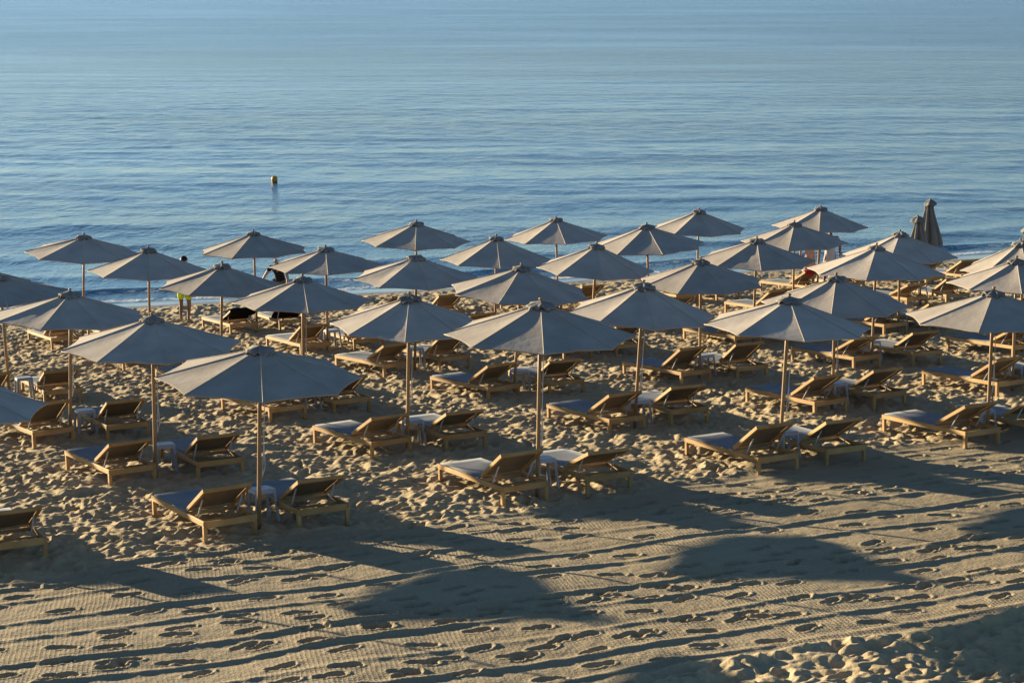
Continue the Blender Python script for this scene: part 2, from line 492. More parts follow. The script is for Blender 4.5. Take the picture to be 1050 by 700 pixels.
# ------------------------------------------------------------------ sea
SEAM, nt, b = new_mat('sea_water')
geo = N(nt, 'ShaderNodeNewGeometry')
b.inputs['IOR'].default_value = 1.333
b.inputs['Specular IOR Level'].default_value = .5
def snoise(scale, detail, stretch, rough=.5, rot=0.):
    mp = N(nt, 'ShaderNodeMapping'); mp.inputs['Scale'].default_value = (*stretch, 1); mp.inputs['Rotation'].default_value = (0, 0, rot)
    nt.links.new(geo.outputs['Position'], mp.inputs['Vector'])
    n = N(nt, 'ShaderNodeTexNoise'); n.inputs['Scale'].default_value = scale; n.inputs['Detail'].default_value = detail; n.inputs['Roughness'].default_value = rough
    nt.links.new(mp.outputs[0], n.inputs['Vector']); return n.outputs['Fac']
def mathn(op, a, bb, c=None):
    m = N(nt, 'ShaderNodeMath', operation=op)
    for i, q in enumerate((a, bb, c)):
        if q is None: continue
        if isinstance(q, (int, float)): m.inputs[i].default_value = q
        else: nt.links.new(q, m.inputs[i])
    return m.outputs[0]
rip = snoise(2.2, 5, (1.0, .85), .62, R(12))
rip3 = snoise(.95, 4, (1.1, .55), .6, R(-8))
rip2 = snoise(9, 3, (.8, 1.1), .5, R(-20))
swell = snoise(.07, 3, (.30, 1.5), .5, R(-12))
patch = snoise(.018, 4, (.55, 1.3), .6, R(-10))
pm = N(nt, 'ShaderNodeMapRange'); pm.inputs['From Min'].default_value = .35; pm.inputs['From Max'].default_value = .65
pm.inputs['To Min'].default_value = .4; pm.inputs['To Max'].default_value = 1.35
nt.links.new(patch, pm.inputs[0])
h = mathn('MULTIPLY', mathn('ADD', mathn('MULTIPLY', rip, WAVE_A), mathn('MULTIPLY_ADD', rip2, WAVE_B, mathn('MULTIPLY', rip3, WAVE_D))), pm.outputs[0])
spy = N(nt, 'ShaderNodeSeparateXYZ'); nt.links.new(geo.outputs['Position'], spy.inputs[0])
offs = N(nt, 'ShaderNodeMapRange'); offs.inputs['From Min'].default_value = 60; offs.inputs['From Max'].default_value = 220
offs.inputs['To Min'].default_value = 1; offs.inputs['To Max'].default_value = OFFW
nt.links.new(spy.outputs[1], offs.inputs[0])            # more breeze further out
h = mathn('MULTIPLY', h, offs.outputs[0])
swf = N(nt, 'ShaderNodeMapRange'); swf.inputs['From Min'].default_value = 90; swf.inputs['From Max'].default_value = 240
swf.inputs['To Min'].default_value = WAVE_C; swf.inputs['To Max'].default_value = WAVE_C * .2
nt.links.new(spy.outputs[1], swf.inputs[0])
h = mathn('ADD', h, mathn('MULTIPLY', swell, swf.outputs[0]))
bp = N(nt, 'ShaderNodeBump'); bp.inputs['Strength'].default_value = 1; bp.inputs['Distance'].default_value = 1
nt.links.new(h, bp.inputs['Height']); nt.links.new(bp.outputs[0], b.inputs['Normal'])
b.inputs['Roughness'].default_value = .08
fa = N(nt, 'ShaderNodeAttribute'); fa.attribute_name = 'foam'
sa = N(nt, 'ShaderNodeAttribute'); sa.attribute_name = 'shallow'
c1 = N(nt, 'ShaderNodeMix'); c1.data_type = 'RGBA'; nt.links.new(sa.outputs['Fac'], c1.inputs[0])
c1.inputs[6].default_value = (.015, .06, .13, 1); c1.inputs[7].default_value = (.10, .175, .18, 1)
fn = snoise(3.0, 6, (1, 1), .7)
fm = mathn('MULTIPLY', fa.outputs['Fac'], 1.0)
fth = N(nt, 'ShaderNodeMapRange'); fth.inputs['From Min'].default_value = .48; fth.inputs['From Max'].default_value = .60
nt.links.new(mathn('ADD', fn, mathn('MULTIPLY_ADD', fm, .45, -.30)), fth.inputs[0])
ff = mathn('MULTIPLY', fth.outputs[0], mathn('MINIMUM', mathn('MULTIPLY', fm, 4.0), 1.0))
c2 = N(nt, 'ShaderNodeMix'); c2.data_type = 'RGBA'; nt.links.new(ff, c2.inputs[0])
nt.links.new(c1.outputs[2], c2.inputs[6]); c2.inputs[7].default_value = (.62, .62, .60, 1)
nt.links.new(c2.outputs[2], b.inputs['Base Color'])
rgh = N(nt, 'ShaderNodeMapRange'); rgh.inputs['From Min'].default_value = 60; rgh.inputs['From Max'].default_value = 300
rgh.inputs['To Min'].default_value = .10; rgh.inputs['To Max'].default_value = OFFR
nt.links.new(spy.outputs[1], rgh.inputs[0])
nt.links.new(mathn('MULTIPLY_ADD', ff, .7, rgh.outputs[0]), b.inputs['Roughness'])

rows = [44.0]
while rows[-1] < 40000: 
    yv = rows[-1]
    rows.append(yv + (.06 if yv < 75 else .06 * (yv / 75) ** 1.9))
rows = np.array(rows); ncol = 620
U = np.linspace(-1, 1, ncol)[None, :]
Yv = np.repeat(rows[:, None], ncol, 1); Xv = U * (.46 * Yv + 4)
q = GA * Xv + GB * (Yv - 40)
d = (SEA_Z - q) / GRAD                        # metres offshore
al = (Xv * -GB + Yv * GA) / GRAD * 1.0            # metres along the shore
def lf(seed, wl):
    r = np.random.default_rng(seed); o = 0
    for _ in range(5):
        o = o + np.sin(al * 2 * np.pi / wl * r.uniform(.5, 1.6) + r.uniform(0, 6.28)) * r.uniform(.5, 1)
    return o / 2.2
w1 = .10 * np.exp(-((d - 1.9 - .3 * lf(1, 9)) / .42) ** 2) * (1 + .45 * lf(2, 7))
w2 = .07 * np.exp(-((d - 5.2 - .5 * lf(3, 14)) / .8) ** 2) * (1 + .5 * lf(4, 12))
w3 = .05 * np.exp(-((d - 10.5 - .7 * lf(5, 20)) / 1.3) ** 2) * (1 + .6 * lf(6, 18))
w4 = .05 * np.exp(-((d - 17.5 - .9 * lf(7, 26)) / 1.7) ** 2) * (1 + .6 * lf(8, 22))
chop = 0
rr2 = np.random.default_rng(5)
for _ in range(26):
    wl = rr2.uniform(.9, 4.0); an = rr2.normal(0, .75) + R(108)
    chop = chop + np.sin((Xv * math.cos(an) + Yv * math.sin(an)) * 2 * np.pi / wl + rr2.uniform(0, 6.28)) * wl * .0008
fade = np.clip(1 - (Yv - 110) / 120, 0, 1) * sstep(d, .2, 3.0)
Zv = SEA_Z + w1 + w2 + w3 + w4 + chop * fade - .02 * sstep(-d, 0, 1)
foam = np.clip(np.exp(-((d - .35 - .25 * lf(9, 5)) / .35) ** 2) + .75 * np.exp(-((d - 1.55 - .3 * lf(1, 9)) / .25) ** 2), 0, 1)
o = grid_object('sea', Xv, Yv, Zv, SEAM, {'foam': foam, 'shallow': np.exp(-np.clip(d, 0, None) / 38)})
tag(o, kind='structure')

# ------------------------------------------------------------------ parasols
CAPM = simple_mat('cap_fabric', (.17, .15, .13), (.26, .235, .205), 12, .9, .006, 20, (1, 1, 1), .1)
def canopy_mesh(Rr, rise, phi, seed):
    """eight-sided pitched canopy, two skins and a hem; z = 0 at the apex"""
    rs = random.Random(seed); NR, NS = 9, 6; n8 = 8 * NS
    sagv = [rs.uniform(.6, 1.4) for _ in range(8)]; wr = [rs.uniform(0, 6.28) for _ in range(8)]
    slack = {rs.randrange(8): rs.uniform(.5, 1) for _ in range(rs.choice((0, 1, 1, 2)))}
    P = []
    for j in range(NR + 1):
        rho = j / NR
        for k in range(n8):
            sct, kk = divmod(k, NS); t = kk / NS
            a0 = phi + sct * math.pi / 4; a1 = a0 + math.pi / 4
            p0 = Vector((math.sin(a0), -math.cos(a0))); p1 = Vector((math.sin(a1), -math.cos(a1)))
            p = p0.lerp(p1, t) * Rr * rho
            e = 4 * t * (1 - t)
            p *= 1 - .035 * e * rho ** 4
            tens = .5 + .5 * math.cos(wr[sct] + t * 9 + rho * 3)
            z = -rise * (rho ** .93) - e * (.017 * math.sin(math.pi * min(rho, 1) ** .8) * sagv[sct]) - .007 * tens * e * rho
            z += .008 * e * rho ** 5
            if sct in slack: z -= slack[sct] * e * (.035 * math.sin(math.pi * rho) * (.6 + .4 * math.sin(7 * t + 5 * rho + wr[sct])) + .010 * math.sin(14 * t - 9 * rho))
            P.append(Vector((p.x, p.y, z)))
    V = []; F = []
    for p in P: V.append(p)
    n1 = len(V)
    for p in P: V.append(p + Vector((0, 0, -.007)))
    for j in range(NR):
        for k in range(n8):
            a = j * n8 + k; b_ = j * n8 + (k + 1) % n8
            F.append((a, a + n8, b_ + n8, b_)); F.append((a + n1, b_ + n1, b_ + n8 + n1, a + n8 + n1))
    hem = len(V)
    for k in range(n8):
        p = P[NR * n8 + k]; V.append(Vector((p.x * 1.002, p.y * 1.002, p.z - .016 - .004 * math.sin(k * 1.7 + wr[0]))))
    for k in range(n8):
        a = NR * n8 + k; b_ = NR * n8 + (k + 1) % n8
        F.append((a, hem + k, hem + (k + 1) % n8, b_))
        F.append((a + n1, b_ + n1, hem + (k + 1) % n8, hem + k))
    return V, F, P, NR, NS, n8

def make_parasol(x, y, lean, h, Rr, rise, phi, label, group, seed, capstyle=0):
    z0 = ground(x, y)
    plane = gz(x, y)
    top = Vector((lean, random.Random(seed * 3).uniform(-.07, .05), h + plane - z0))
    L = top.length
    root = empty('parasol', (x, y, z0))
    q = Vector((0, 0, 1)).rotation_difference(top.normalized())
    root.rotation_euler = q.to_euler()
    tag(root, label, 'parasol', group)
    rs = random.Random(seed)
    caph = .055
    ap = L - caph                               # main canopy apex
    m = MB(); m.tube([(0, 0, -.35), (0, 0, .6), (0, 0, 1.6), (0, 0, L - .05)], [.031, .030, .028, .024], 10)
    m.build('pole', POLEW, root, True)
    V, F, P, NR, NS, n8 = canopy_mesh(Rr, rise, R(phi), seed)
    c = mesh_obj('canopy', [v + Vector((0, 0, ap)) for v in V], F, FABRIC, root)
    # smooth inside panels, crisp along the ribs: mark by splitting panel normals
    c.data.polygons.foreach_set('use_smooth', [True] * len(c.data.polygons))
    sharp = c.data.attributes.new('sharp_edge', 'BOOLEAN', 'EDGE')
    vals = []
    n1 = (NR + 1) * n8
    for e in c.data.edges:
        a, b_ = e.vertices
        s = False
        if a < 2 * n1 and b_ < 2 * n1 and (a < n1) == (b_ < n1):
            ka, kb = (a % n1) % n8, (b_ % n1) % n8
            s = (ka == kb and ka % NS == 0) or ((a % n1) // n8 == NR and (b_ % n1) // n8 == NR)
        vals.append(s)
    sharp.data.foreach_set('value', vals)
    # seam tapes over the ribs
    m = MB()
    for s in range(8):
        pts = [P[j * n8 + s * NS] + Vector((0, 0, ap + .004)) for j in range(1, NR + 1)]
        m.tube(pts, .006, 4)
    m.build('seam', FABRIC, c)
    # vent cap: small wavy cone standing off the canopy
    V = []; F = []; nn = 32; ph = rs.uniform(0, 6.28)
    cr_ = rs.uniform(.165, .20)
    rings = [(0.02, 0), (.35, -.028), (.75, -.052), (1.0, -.080)]
    for (rr_, dz) in rings:
        for k in range(nn):
            an = 2 * math.pi * k / nn + R(phi)
            wob = 1 + .10 * math.cos(8 * an + ph) * rr_
            rz = dz * 1.0 + .026 * rr_ ** 2 * math.sin(8 * an + ph) + .018 * rr_ * math.sin(3 * an + ph * 2) + rs.uniform(-.012, .012) * rr_
            V.append(Vector((math.sin(an) * cr_ * rr_ * wob, -math.cos(an) * cr_ * rr_ * wob, L - .01 + rz)))
    no = len(V)
    V += [v + Vector((0, 0, -.028)) * (1 if i >= nn * 3 else .4) for i, v in enumerate(V[:])]
    for j in range(3):
        for k in range(nn):
            a = j * nn + k; b_ = j * nn + (k + 1) % nn
            F.append((a, a + nn, b_ + nn, b_)); F.append((a + no, b_ + no, b_ + nn + no, a + nn + no))
    for k in range(nn):
        a = 3 * nn + k; b_ = 3 * nn + (k + 1) % nn; F.append((a, a + no, b_ + no, b_))
    F.append(tuple(range(nn)))
    mesh_obj('vent_cap', V, F, CAPM, root, True)
    m = MB(); m.tube([(0, 0, L - .03), (0, 0, L - .002), (0, 0, L + .006), (0, 0, L + .022), (0, 0, L + .028)], [.016, .016, .030, .028, .010], 10)
    m.build('finial', POLEW, root, True)
    # ribs under the cloth, each from the hub to a corner, with its strut
    m = MB()
    for s in range(8):
        e = P[NR * n8 + s * NS]; st = P[1 * n8 + s * NS]
        m.beam(Vector((st.x, st.y, st.z + ap - .022)), Vector((e.x * .985, e.y * .985, e.z + ap - .022)), .018, .024)
        mid = P[5 * n8 + s * NS]
        m.beam(Vector((0, 0, ap - rise - .06)) + Vector((e.x, e.y, 0)).normalized() * .04, Vector((mid.x, mid.y, mid.z + ap - .03)), .014, .02)
    m.build('rib_frame', POLEW, root)
    m = MB(); m.tube([(0, 0, ap - rise - .12), (0, 0, ap - rise - .02)], .052, 12)
    m.build('hub', POLEW, root, True)
    if y < 32:
        m = MB(); s = rs.uniform(.05, .075)
        m.tube([(s, -.03, ap - rise - .3), (s * .9, -.035, 1.2), (s * .7, -.035, .75)], .006, 5)
        m.tube([(s * .9, -.035, 1.25), (s * 1.2, -.03, .9), (s * .7, -.035, .75)], .006, 5)
        m.build('cord', CORD, root)
    return root

ORD = ['first', 'second', 'third', 'fourth', 'fifth', 'sixth', 'seventh', 'eighth']
ROWN = ['front row by the raked sand', 'second row from the front', 'third row from the front', 'fourth row from the front', 'fifth row, second nearest the sea', 'back row nearest the sea']
FIRST = [-1, 0, 0, 0, 1, 1]
def ordinal(i, j):
    return ORD[i - FIRST[j]]
OFFL = {(-1, 1): 'open beige parasol outside the left edge, at the end of the second row', (-1, 2): 'open beige parasol outside the left edge, at the end of the third row',
        (-1, 3): 'open beige parasol outside the left edge, at the end of the fourth row', (-1, 4): 'open beige parasol far outside the left edge, fifth row',
        (0, 4): 'open beige parasol just outside the left edge, fifth row', (0, 5): 'open beige parasol outside the left edge, back row nearest the sea',
        (-2, 2): 'open beige parasol far outside the left edge, third row'}
for n, (i, j, x, y, lean, h, Rr, rise, phi) in enumerate(UMB):
    if (i, j) in OFFL:
        lab = OFFL[(i, j)]
    else:
        lab = 'open beige parasol, %s from the left in the %s' % (ordinal(i, j), ROWN[j])
    if (i, j) == (3, 4): lab = 'open beige parasol with domed cap, third from left in the row second nearest the sea'
    make_parasol(x, y, lean, h, Rr, rise - .045, phi + math.degrees(math.atan2(-x, y)), lab, 'beige parasols set out in rows on the beach', 100 + n)

CLOTHD = simple_mat('folded_fabric', (.17, .155, .13), (.23, .21, .18), 3, .9, .01, 9, (1, 1, 1), .1)
def make_closed(x, y, lean, h, label, seed):
    z0 = ground(x, y)
    top = Vector((lean, 0, h + gz(x, y) - z0)); L = top.length
    root = empty('closed_parasol', (x, y, z0))
    root.rotation_euler = Vector((0, 0, 1)).rotation_difference(top.normalized()).to_euler()
    tag(root, label, 'parasol', 'closed parasols near the waterline')
    rs = random.Random(seed)
    m = MB(); m.tube([(0, 0, -.3), (0, 0, 1.), (0, 0, L - .03)], [.03, .028, .024], 10); m.build('pole', POLEW, root, True)
    V = []; F = []; n = 64; J = 14; ph = rs.uniform(0, 6)
    prof = [(0, .03), (.04, .10), (.10, .17), (.13, .12), (.2, .14), (.35, .19), (.55, .27), (.75, .33), (.92, .38), (1, .36)]
    for jj in range(J + 1):
        t = jj / J
        r = np.interp(t, [p[0] for p in prof], [p[1] for p in prof])
        for k in range(n):
            an = 2 * math.pi * k / n
            fold = .5 + .5 * math.cos(7 * an + ph + .9 * math.sin(3 * t + ph) + .5 * math.sin(2 * an))
            rr_ = r * (.38 + .62 * fold ** .7) * (1 + .10 * math.sin(an * 3 + ph + t * 2))
            V.append(Vector((math.cos(an) * rr_ + .05 * math.sin(2.6 * t + ph), math.sin(an) * rr_, L - .02 - t * 1.32 + .05 * t * math.sin(an * 2 + ph))))
    for jj in range(J):
        for k in range(n):
            a = jj * n + k; b_ = jj * n + (k + 1) % n
            F.append((a, b_, b_ + n, a + n))
    F.append(tuple(range(n))); F.append(tuple(J * n + k for k in range(n))[::-1])
    mesh_obj('folded_canopy', V, F, CLOTHD, root, True)
    V = []; F = []
    for (rr_, dz) in ((.015, .02), (.10, -.02), (.17, -.085), (.18, -.13)):
        for k in range(24):
            an = 2 * math.pi * k / 24
            V.append(Vector((math.cos(an) * rr_ * (1 + .15 * math.cos(5 * an + ph)), math.sin(an) * rr_, L + dz + .02 * math.sin(4 * an + ph))))
    for jj in range(3):
        for k in range(24):
            a = jj * 24 + k; b_ = jj * 24 + (k + 1) % 24; F.append((a, b_, b_ + 24, a + 24))
    F.append(tuple(range(24))); F.append(tuple(72 + k for k in range(24))[::-1])
    mesh_obj('vent_cap', V, F, CLOTHD, root, True)
    m = MB(); m.tube([(0, 0, L), (0, 0, L + .05), (0, 0, L + .07)], [.015, .024, .01], 8); m.build('finial', POLEW, root, True)
CLAB = {(7, 5): 'tall closed parasol with folded grey beige cloth standing against the sea', (6, 4): 'shorter closed parasol just left of the tall closed one',
        (6, 3): 'closed parasol cut off by the right edge of the photo'}
for n, (i, j, x, y, lean, h) in enumerate(CLOSED):
    make_closed(x, y, lean, h, CLAB[(i, j)], 300 + n)

# ------------------------------------------------------------------ sun loungers
LW, LL, RH = .76, 1.97, .255
def make_lounger():
    root = empty('sun_lounger', (0, 0, 0))
    # local: x across, y from the head end (0) to the foot end (LL)
    for sx in (0, 1):
        X = .0175 if sx == 0 else LW - .0175
        m = MB(); m.box((X, LL / 2, RH - .036), (.033, LL, .072), None, .006); m.build('side_rail', WOOD, root)
    for sx in (0, 1):
        for sy in (0, 1):
            X = .0305 if sx == 0 else LW - .0305
            Y = .036 if sy == 0 else LL - .036
            m = MB(); m.beam((X, Y, -.06), (X, Y, RH - .074), .052, .060, (0, 1, 0), .005); m.build('leg', WOOD, root)
    m = MB(); m.box((LW / 2, .0155, RH - .048), (LW - .068, .031, .088), None, .005); m.build('head_rail', WOOD, root)
    m = MB(); m.box((LW / 2, LL - .0155, RH - .038), (LW - .068, .031, .070), None, .005); m.build('foot_rail', WOOD, root)
    PV = .70
    # seat: textile stretched from the foot end to the pivot
    V = []; F = []; nu, nv = 6, 10
    for s in (0, 1):
        for a in range(nv + 1):
            for c in range(nu + 1):
                u = c / nu; v = a / nv
                X = .040 + u * (LW - .080); Y = PV + .02 + v * (LL - .05 - PV)
                V.append(Vector((X, Y, RH + .012 - .022 * 4 * u * (1 - u) * (4 * v * (1 - v)) ** .5 - s * .014)))
    st = (nu + 1) * (nv + 1)
    for a in range(nv):
        for c in range(nu):
            k = a * (nu + 1) + c
            F.append((k, k + 1, k + nu + 2, k + nu + 1)); F.append((k + st, k + nu + 1 + st, k + nu + 2 + st, k + 1 + st))
    for a in range(nv):
        for c in (0, nu):
            k = a * (nu + 1) + c; F.append((k, k + nu + 1, k + nu + 1 + st, k + st))
    for c in range(nu):
        for a in (0, nv):
            k = a * (nu + 1) + c; F.append((k, k + 1, k + 1 + st, k + st))
    mesh_obj('seat_sling', V, F, SLING, root, True)
    m = MB(); m.box((LW / 2, PV, RH - .03), (LW - .074, .04, .05)); m.build('cross_bar', WOOD, root)
    m = MB(); m.box((LW / 2, .34, RH - .06), (LW - .074, .045, .025)); m.build('cross_bar', WOOD, root)
    # backrest, origin on the pivot, built flat towards -y, then tilted
    bk = MB(); BL = .74
    for X in (.058, LW - .058): bk.box((X - LW / 2, -BL / 2, 0), (.04, BL, .055), None, .005)
    bk.box((0, -BL + .025, 0.001), (LW - .158, .05, .05), None, .005)
    bk.box((0, -.03, 0.001), (LW - .158, .045, .045), None, .005)
    o = bk.build('backrest', WOOD, root)
    o.location = (LW / 2, PV, RH + .03); o.rotation_euler = (R(-27.5), 0, 0)
    V = []; F = []; nu = 6; nv = 6
    for s in (0, 1):
        for a in range(nv + 1):
            for c in range(nu + 1):
                u = c / nu; v = a / nv
                V.append(Vector((-(LW - .17) / 2 + u * (LW - .17), -.054 - v * (BL - .106), .012 - .016 * 4 * u * (1 - u) - s * .010)))
    st = (nu + 1) * (nv + 1)
    for a in range(nv):
        for c in range(nu):
            k = a * (nu + 1) + c
            F.append((k, k + nu + 1, k + nu + 2, k + 1)); F.append((k + st, k + 1 + st, k + nu + 2 + st, k + nu + 1 + st))
    sl = mesh_obj('back_sling', V, F, SLINGB, o, True)
    for X in (-(LW / 2 - .10), LW / 2 - .10):
        m = MB(); m.beam((LW / 2 + X, PV - .44, RH + .235), (LW / 2 + X, PV - .24, RH - .05), .014, .022, (1, 0, 0), .003)
        m.build('prop', METAL, root)
    return root

def copy_tree(o, parent=None):
    c = o.copy(); col.objects.link(c)
    if parent: c.parent = parent
    for ch in list(o.children): copy_tree(ch, c)
    return c

def make_table():
    root = empty('side_table', (0, 0, 0))
    n = 24; V = []; F = []
    hs = .155
    def sq(k, r):
        an = 2 * math.pi * (k + .5) / n; c, s = math.cos(an), math.sin(an)
        q = (abs(c) ** 6 + abs(s) ** 6) ** (-1 / 6)
        return c * r * q, s * r * q
    for (r, z) in ((.0, .428), (hs - .02, .43), (hs, .42), (hs + .004, .40), (hs + .006, .375), (hs - .01, .375), (hs - .03, .405), (0, .405)):
        for k in range(n):
            x, y = sq(k, max(r, .002)); V.append(Vector((x, y, z)))
    for j in range(7):
        for k in range(n):
            a = j * n + k; b_ = j * n + (k + 1) % n; F.append((a, b_, b_ + n, a + n))
    F.append(tuple(range(n))[::-1]); F.append(tuple(7 * n + k for k in range(n)))
    mesh_obj('table_top', V, F, WHITEP, root)
    for sx in (-1, 1):
        for sy in (-1, 1):
            m = MB()
            a = Vector((sx * .128, sy * .128, .402)); b_ = Vector((sx * .16, sy * .16, -.03))
            m.beam(a, b_, .05, .03, (sx, sy, 0), .006)
            m.build('leg', WHITEP, root)
    return root

TEXTROW = ['front row', 'second row', 'third row', 'fourth row', 'fifth row', 'back row']
VIS = [-1, 0, 0, 0, 0, 1]
L0 = make_lounger(); T0 = make_table(); usedL = usedT = False
jr = random.Random(9)
LROT = {(0, 0): 31.5, (1, 0): 30.5, (2, 0): 29, (3, 0): 29, (0, 1): 34, (1, 1): 34, (2, 1): 31, (2, 3): 36, (2, 2): 36, (4, 2): 32, (0, 2): 35, (1, 2): 35, (-1, 0): 33}
BACKS = {}
def place(root, x, y, rz, z, dx=0, dy=0):
    root.location = (x, y, z); root.rotation_euler = (math.atan(GA * -math.sin(rz) + GB * math.cos(rz)), -math.atan(GA * math.cos(rz) + GB * math.sin(rz)), rz)
for (i, j, lx, ly, rx, ry) in PAIRS:
    od = ORD[i - FIRST[j]] if i >= FIRST[j] else None
    for side in (0, 1):
        x, y = (lx, ly) if side == 0 else (rx, ry)
        if (i, j) == (-1, 0) and side == 0: continue
        if abs(x + (.3 if side else .3)) > .289 * y + 1.6: continue
        rz = R(LROT.get((i, j), 31.5) + jr.uniform(-1, 1)) if side == 0 else R((28.5 if i <= 1 else 26) + jr.uniform(-3, 3))
        o = L0 if not usedL else copy_tree(L0)
        place(o, x, y, rz, gz(x, y) + .012)
        for ch in o.children:
            if ch.name.startswith('backrest'):
                if usedL: ch.rotation_euler = (R(-28 + jr.choice((-5, -2, -1, 0, 0, 1, 2, 4)) + jr.uniform(-1, 1)), 0, 0)
                BACKS[(i, j, side)] = (o, ch)
        usedL = True
        sd = ('left', 'right')[side]
        if od is None:
            lab = '%s teak lounger under the parasol cut off by the left edge, %s' % (sd, TEXTROW[j])
        else:
            kindp = 'closed parasol' if (i, j) in CLAB else 'parasol'
            lab = 'teak lounger on the %s of the %s %s from the left, %s' % (sd, od, kindp, TEXTROW[j])
        tag(o, lab, 'sun lounger', 'teak sun loungers in pairs under the parasols')
    # the little white table between the two
    tx, ty = lx + .60, ly + 1.22
    if abs(tx) < .289 * ty + .8 and (i, j) != (-1, 0) and j < 5:
        o = T0 if not usedT else copy_tree(T0); usedT = True
        place(o, tx, ty, R(25 + jr.uniform(-8, 8)), ground(tx, ty) * .5 + gz(tx, ty) * .5)
        tag(o, 'white plastic side table by the pole of the %s parasol from the left, %s' % (od, TEXTROW[j]), 'side table', 'white side tables between the loungers')

# towels over raised backrests
def towel(key, label, color, w0=-.36, w1=.36, drop=.62, front=.35):
    if key not in BACKS: return
    root, bk = BACKS[key]
    M = root.matrix_basis @ Matrix.Translation(bk.location) @ bk.rotation_euler.to_matrix().to_4x4()
    path = []
    BLn = .745
    for t in np.linspace(front, 0, 6): path.append((-BLn + t, .045))
    path += [(-BLn - .012, .03), (-BLn - .022, 0.0), (-BLn - .012, -.034)]
    for t in np.linspace(.02, drop, 8): path.append((-BLn + t, -.045 - .015 * math.sin(t * 9)))
    rs = random.Random(hash(key) % 1000); V = []; F = []; nu = 9; n = len(path)
    for s in (0, 1):
        for a, (yy_, zz_) in enumerate(path):
            for c in range(nu + 1):
                u = c / nu; x = w0 + u * (w1 - w0)
                zz = zz_ + .006 * math.sin(u * 17 + a * .6) + (0.008 if s == 0 else 0) * (1 if a < 7 else -1)
                yy2 = yy_ - (.008 if s == 0 and 6 <= a <= 8 else 0)
                V.append(M @ Vector((x + .006 * math.sin(a * 1.3), yy2, zz)))
    st = n * (nu + 1)
    for a in range(n - 1):
        for c in range(nu):
            k = a * (nu + 1) + c
            F.append((k, k + nu + 1, k + nu + 2, k + 1)); F.append((k + st, k + 1 + st, k + nu + 2 + st, k + nu + 1 + st))
        for c in (0, nu):
            k = a * (nu + 1) + c; F.append((k, k + nu + 1, k + nu + 1 + st, k + st))
    for a in (0, n - 1):
        for c in range(nu):
            k = a * (nu + 1) + c; F.append((k, k + 1, k + 1 + st, k + st))
    # origin at the cloth
    c0 = sum(V, Vector()) / len(V)
    m = simple_mat('towel_cloth', color, tuple(q * 1.3 for q in color), 8, .95, .003, 60, (1, 1, 1), .05)
    o = mesh_obj('towel', [v - c0 for v in V], F, m, None, True); o.location = c0
    tag(o, label, 'towel')
towel((2, 5, 0), 'black cloth over the backrest near the man in lime shorts', (.008, .008, .010))
towel((2, 5, 1), 'black cloth over the backrest to the right of the other black cloth', (.008, .008, .010), -.38, .38, .80, .5)
towel((6, 5, 0), 'small red towel over the top of a backrest near the two people', (.45, .02, .02), -.30, -.02, .10, .08)

# ------------------------------------------------------------------ buoy
bx, by = -11.2, 83.5
root = empty('buoy', (bx, by, SEA_Z)); tag(root, 'small yellow orange buoy floating alone on the sea', 'buoy')
YEL = simple_mat('buoy_yellow', (.55, .24, .01), (.65, .30, .02), 3, .4)
DRK = simple_mat('buoy_dark', (.16, .07, .015), (.22, .10, .02), 3, .6)
m = MB(); m.tube([(0, 0, .05), (0, 0, .07), (0, 0, .22), (0, 0, .28), (0, 0, .30)], [.13, .145, .145, .11, .04], 20); m.build('float', YEL, root, True)
m = MB(); m.tube([(0, 0, -.12), (0, 0, -.06), (0, 0, .052)], [.10, .14, .14], 20); m.build('base', DRK, root, True)
m = MB(); m.tube([(-.04, 0, .29), (-.04, 0, .33), (0, 0, .35), (.04, 0, .33), (.04, 0, .29)], .010, 8); m.build('ring', DRK, root, True)

# ------------------------------------------------------------------ people
SKIN = simple_mat('skin', (.23, .12, .07), (.27, .145, .085), 4, .55, 0, 1, (1, 1, 1), .3)
SKINP = simple_mat('skin_light', (.42, .25, .17), (.46, .28, .2), 4, .55, 0, 1, (1, 1, 1), .3)
HAIR = simple_mat('hair', (.008, .006, .005), (.018, .013, .01), 30, .6, .003, 80, (1, 1, 1), .3)
EYE = simple_mat('eye', (.02, .015, .01), (.03, .02, .015), 4, .2)

def skin_mesh(name, nodes, edges, mat, parent, sub=2, root_node=None):
    """nodes: {key: (Vector, radius or (rx, ry))}; grows one closed skin and bakes it"""
    keys = list(nodes); idx = {k: i for i, k in enumerate(keys)}
    me = bpy.data.meshes.new(name)
    me.from_pydata([tuple(nodes[k][0]) for k in keys], [(idx[a], idx[b_]) for a, b_ in edges], [])
    o = bpy.data.objects.new(name, me); col.objects.link(o)
    md = o.modifiers.new('skin', 'SKIN'); md.use_smooth_shade = True; md.branch_smoothing = .6
    for k in keys:
        r = nodes[k][1]; sv = me.skin_vertices[0].data[idx[k]]
        sv.radius = (r, r) if not hasattr(r, '__len__') else r
        sv.use_root = (k == (root_node or keys[0]))
    s = o.modifiers.new('sub', 'SUBSURF'); s.levels = sub; s.render_levels = sub
    dg = bpy.context.evaluated_depsgraph_get(); dg.update()
    em = bpy.data.meshes.new_from_object(o.evaluated_get(dg))
    o.modifiers.clear(); o.data = em
    em.materials.clear(); em.materials.append(mat)
    em.polygons.foreach_set('use_smooth', [True] * len(em.polygons))
    o.parent = parent
    return o

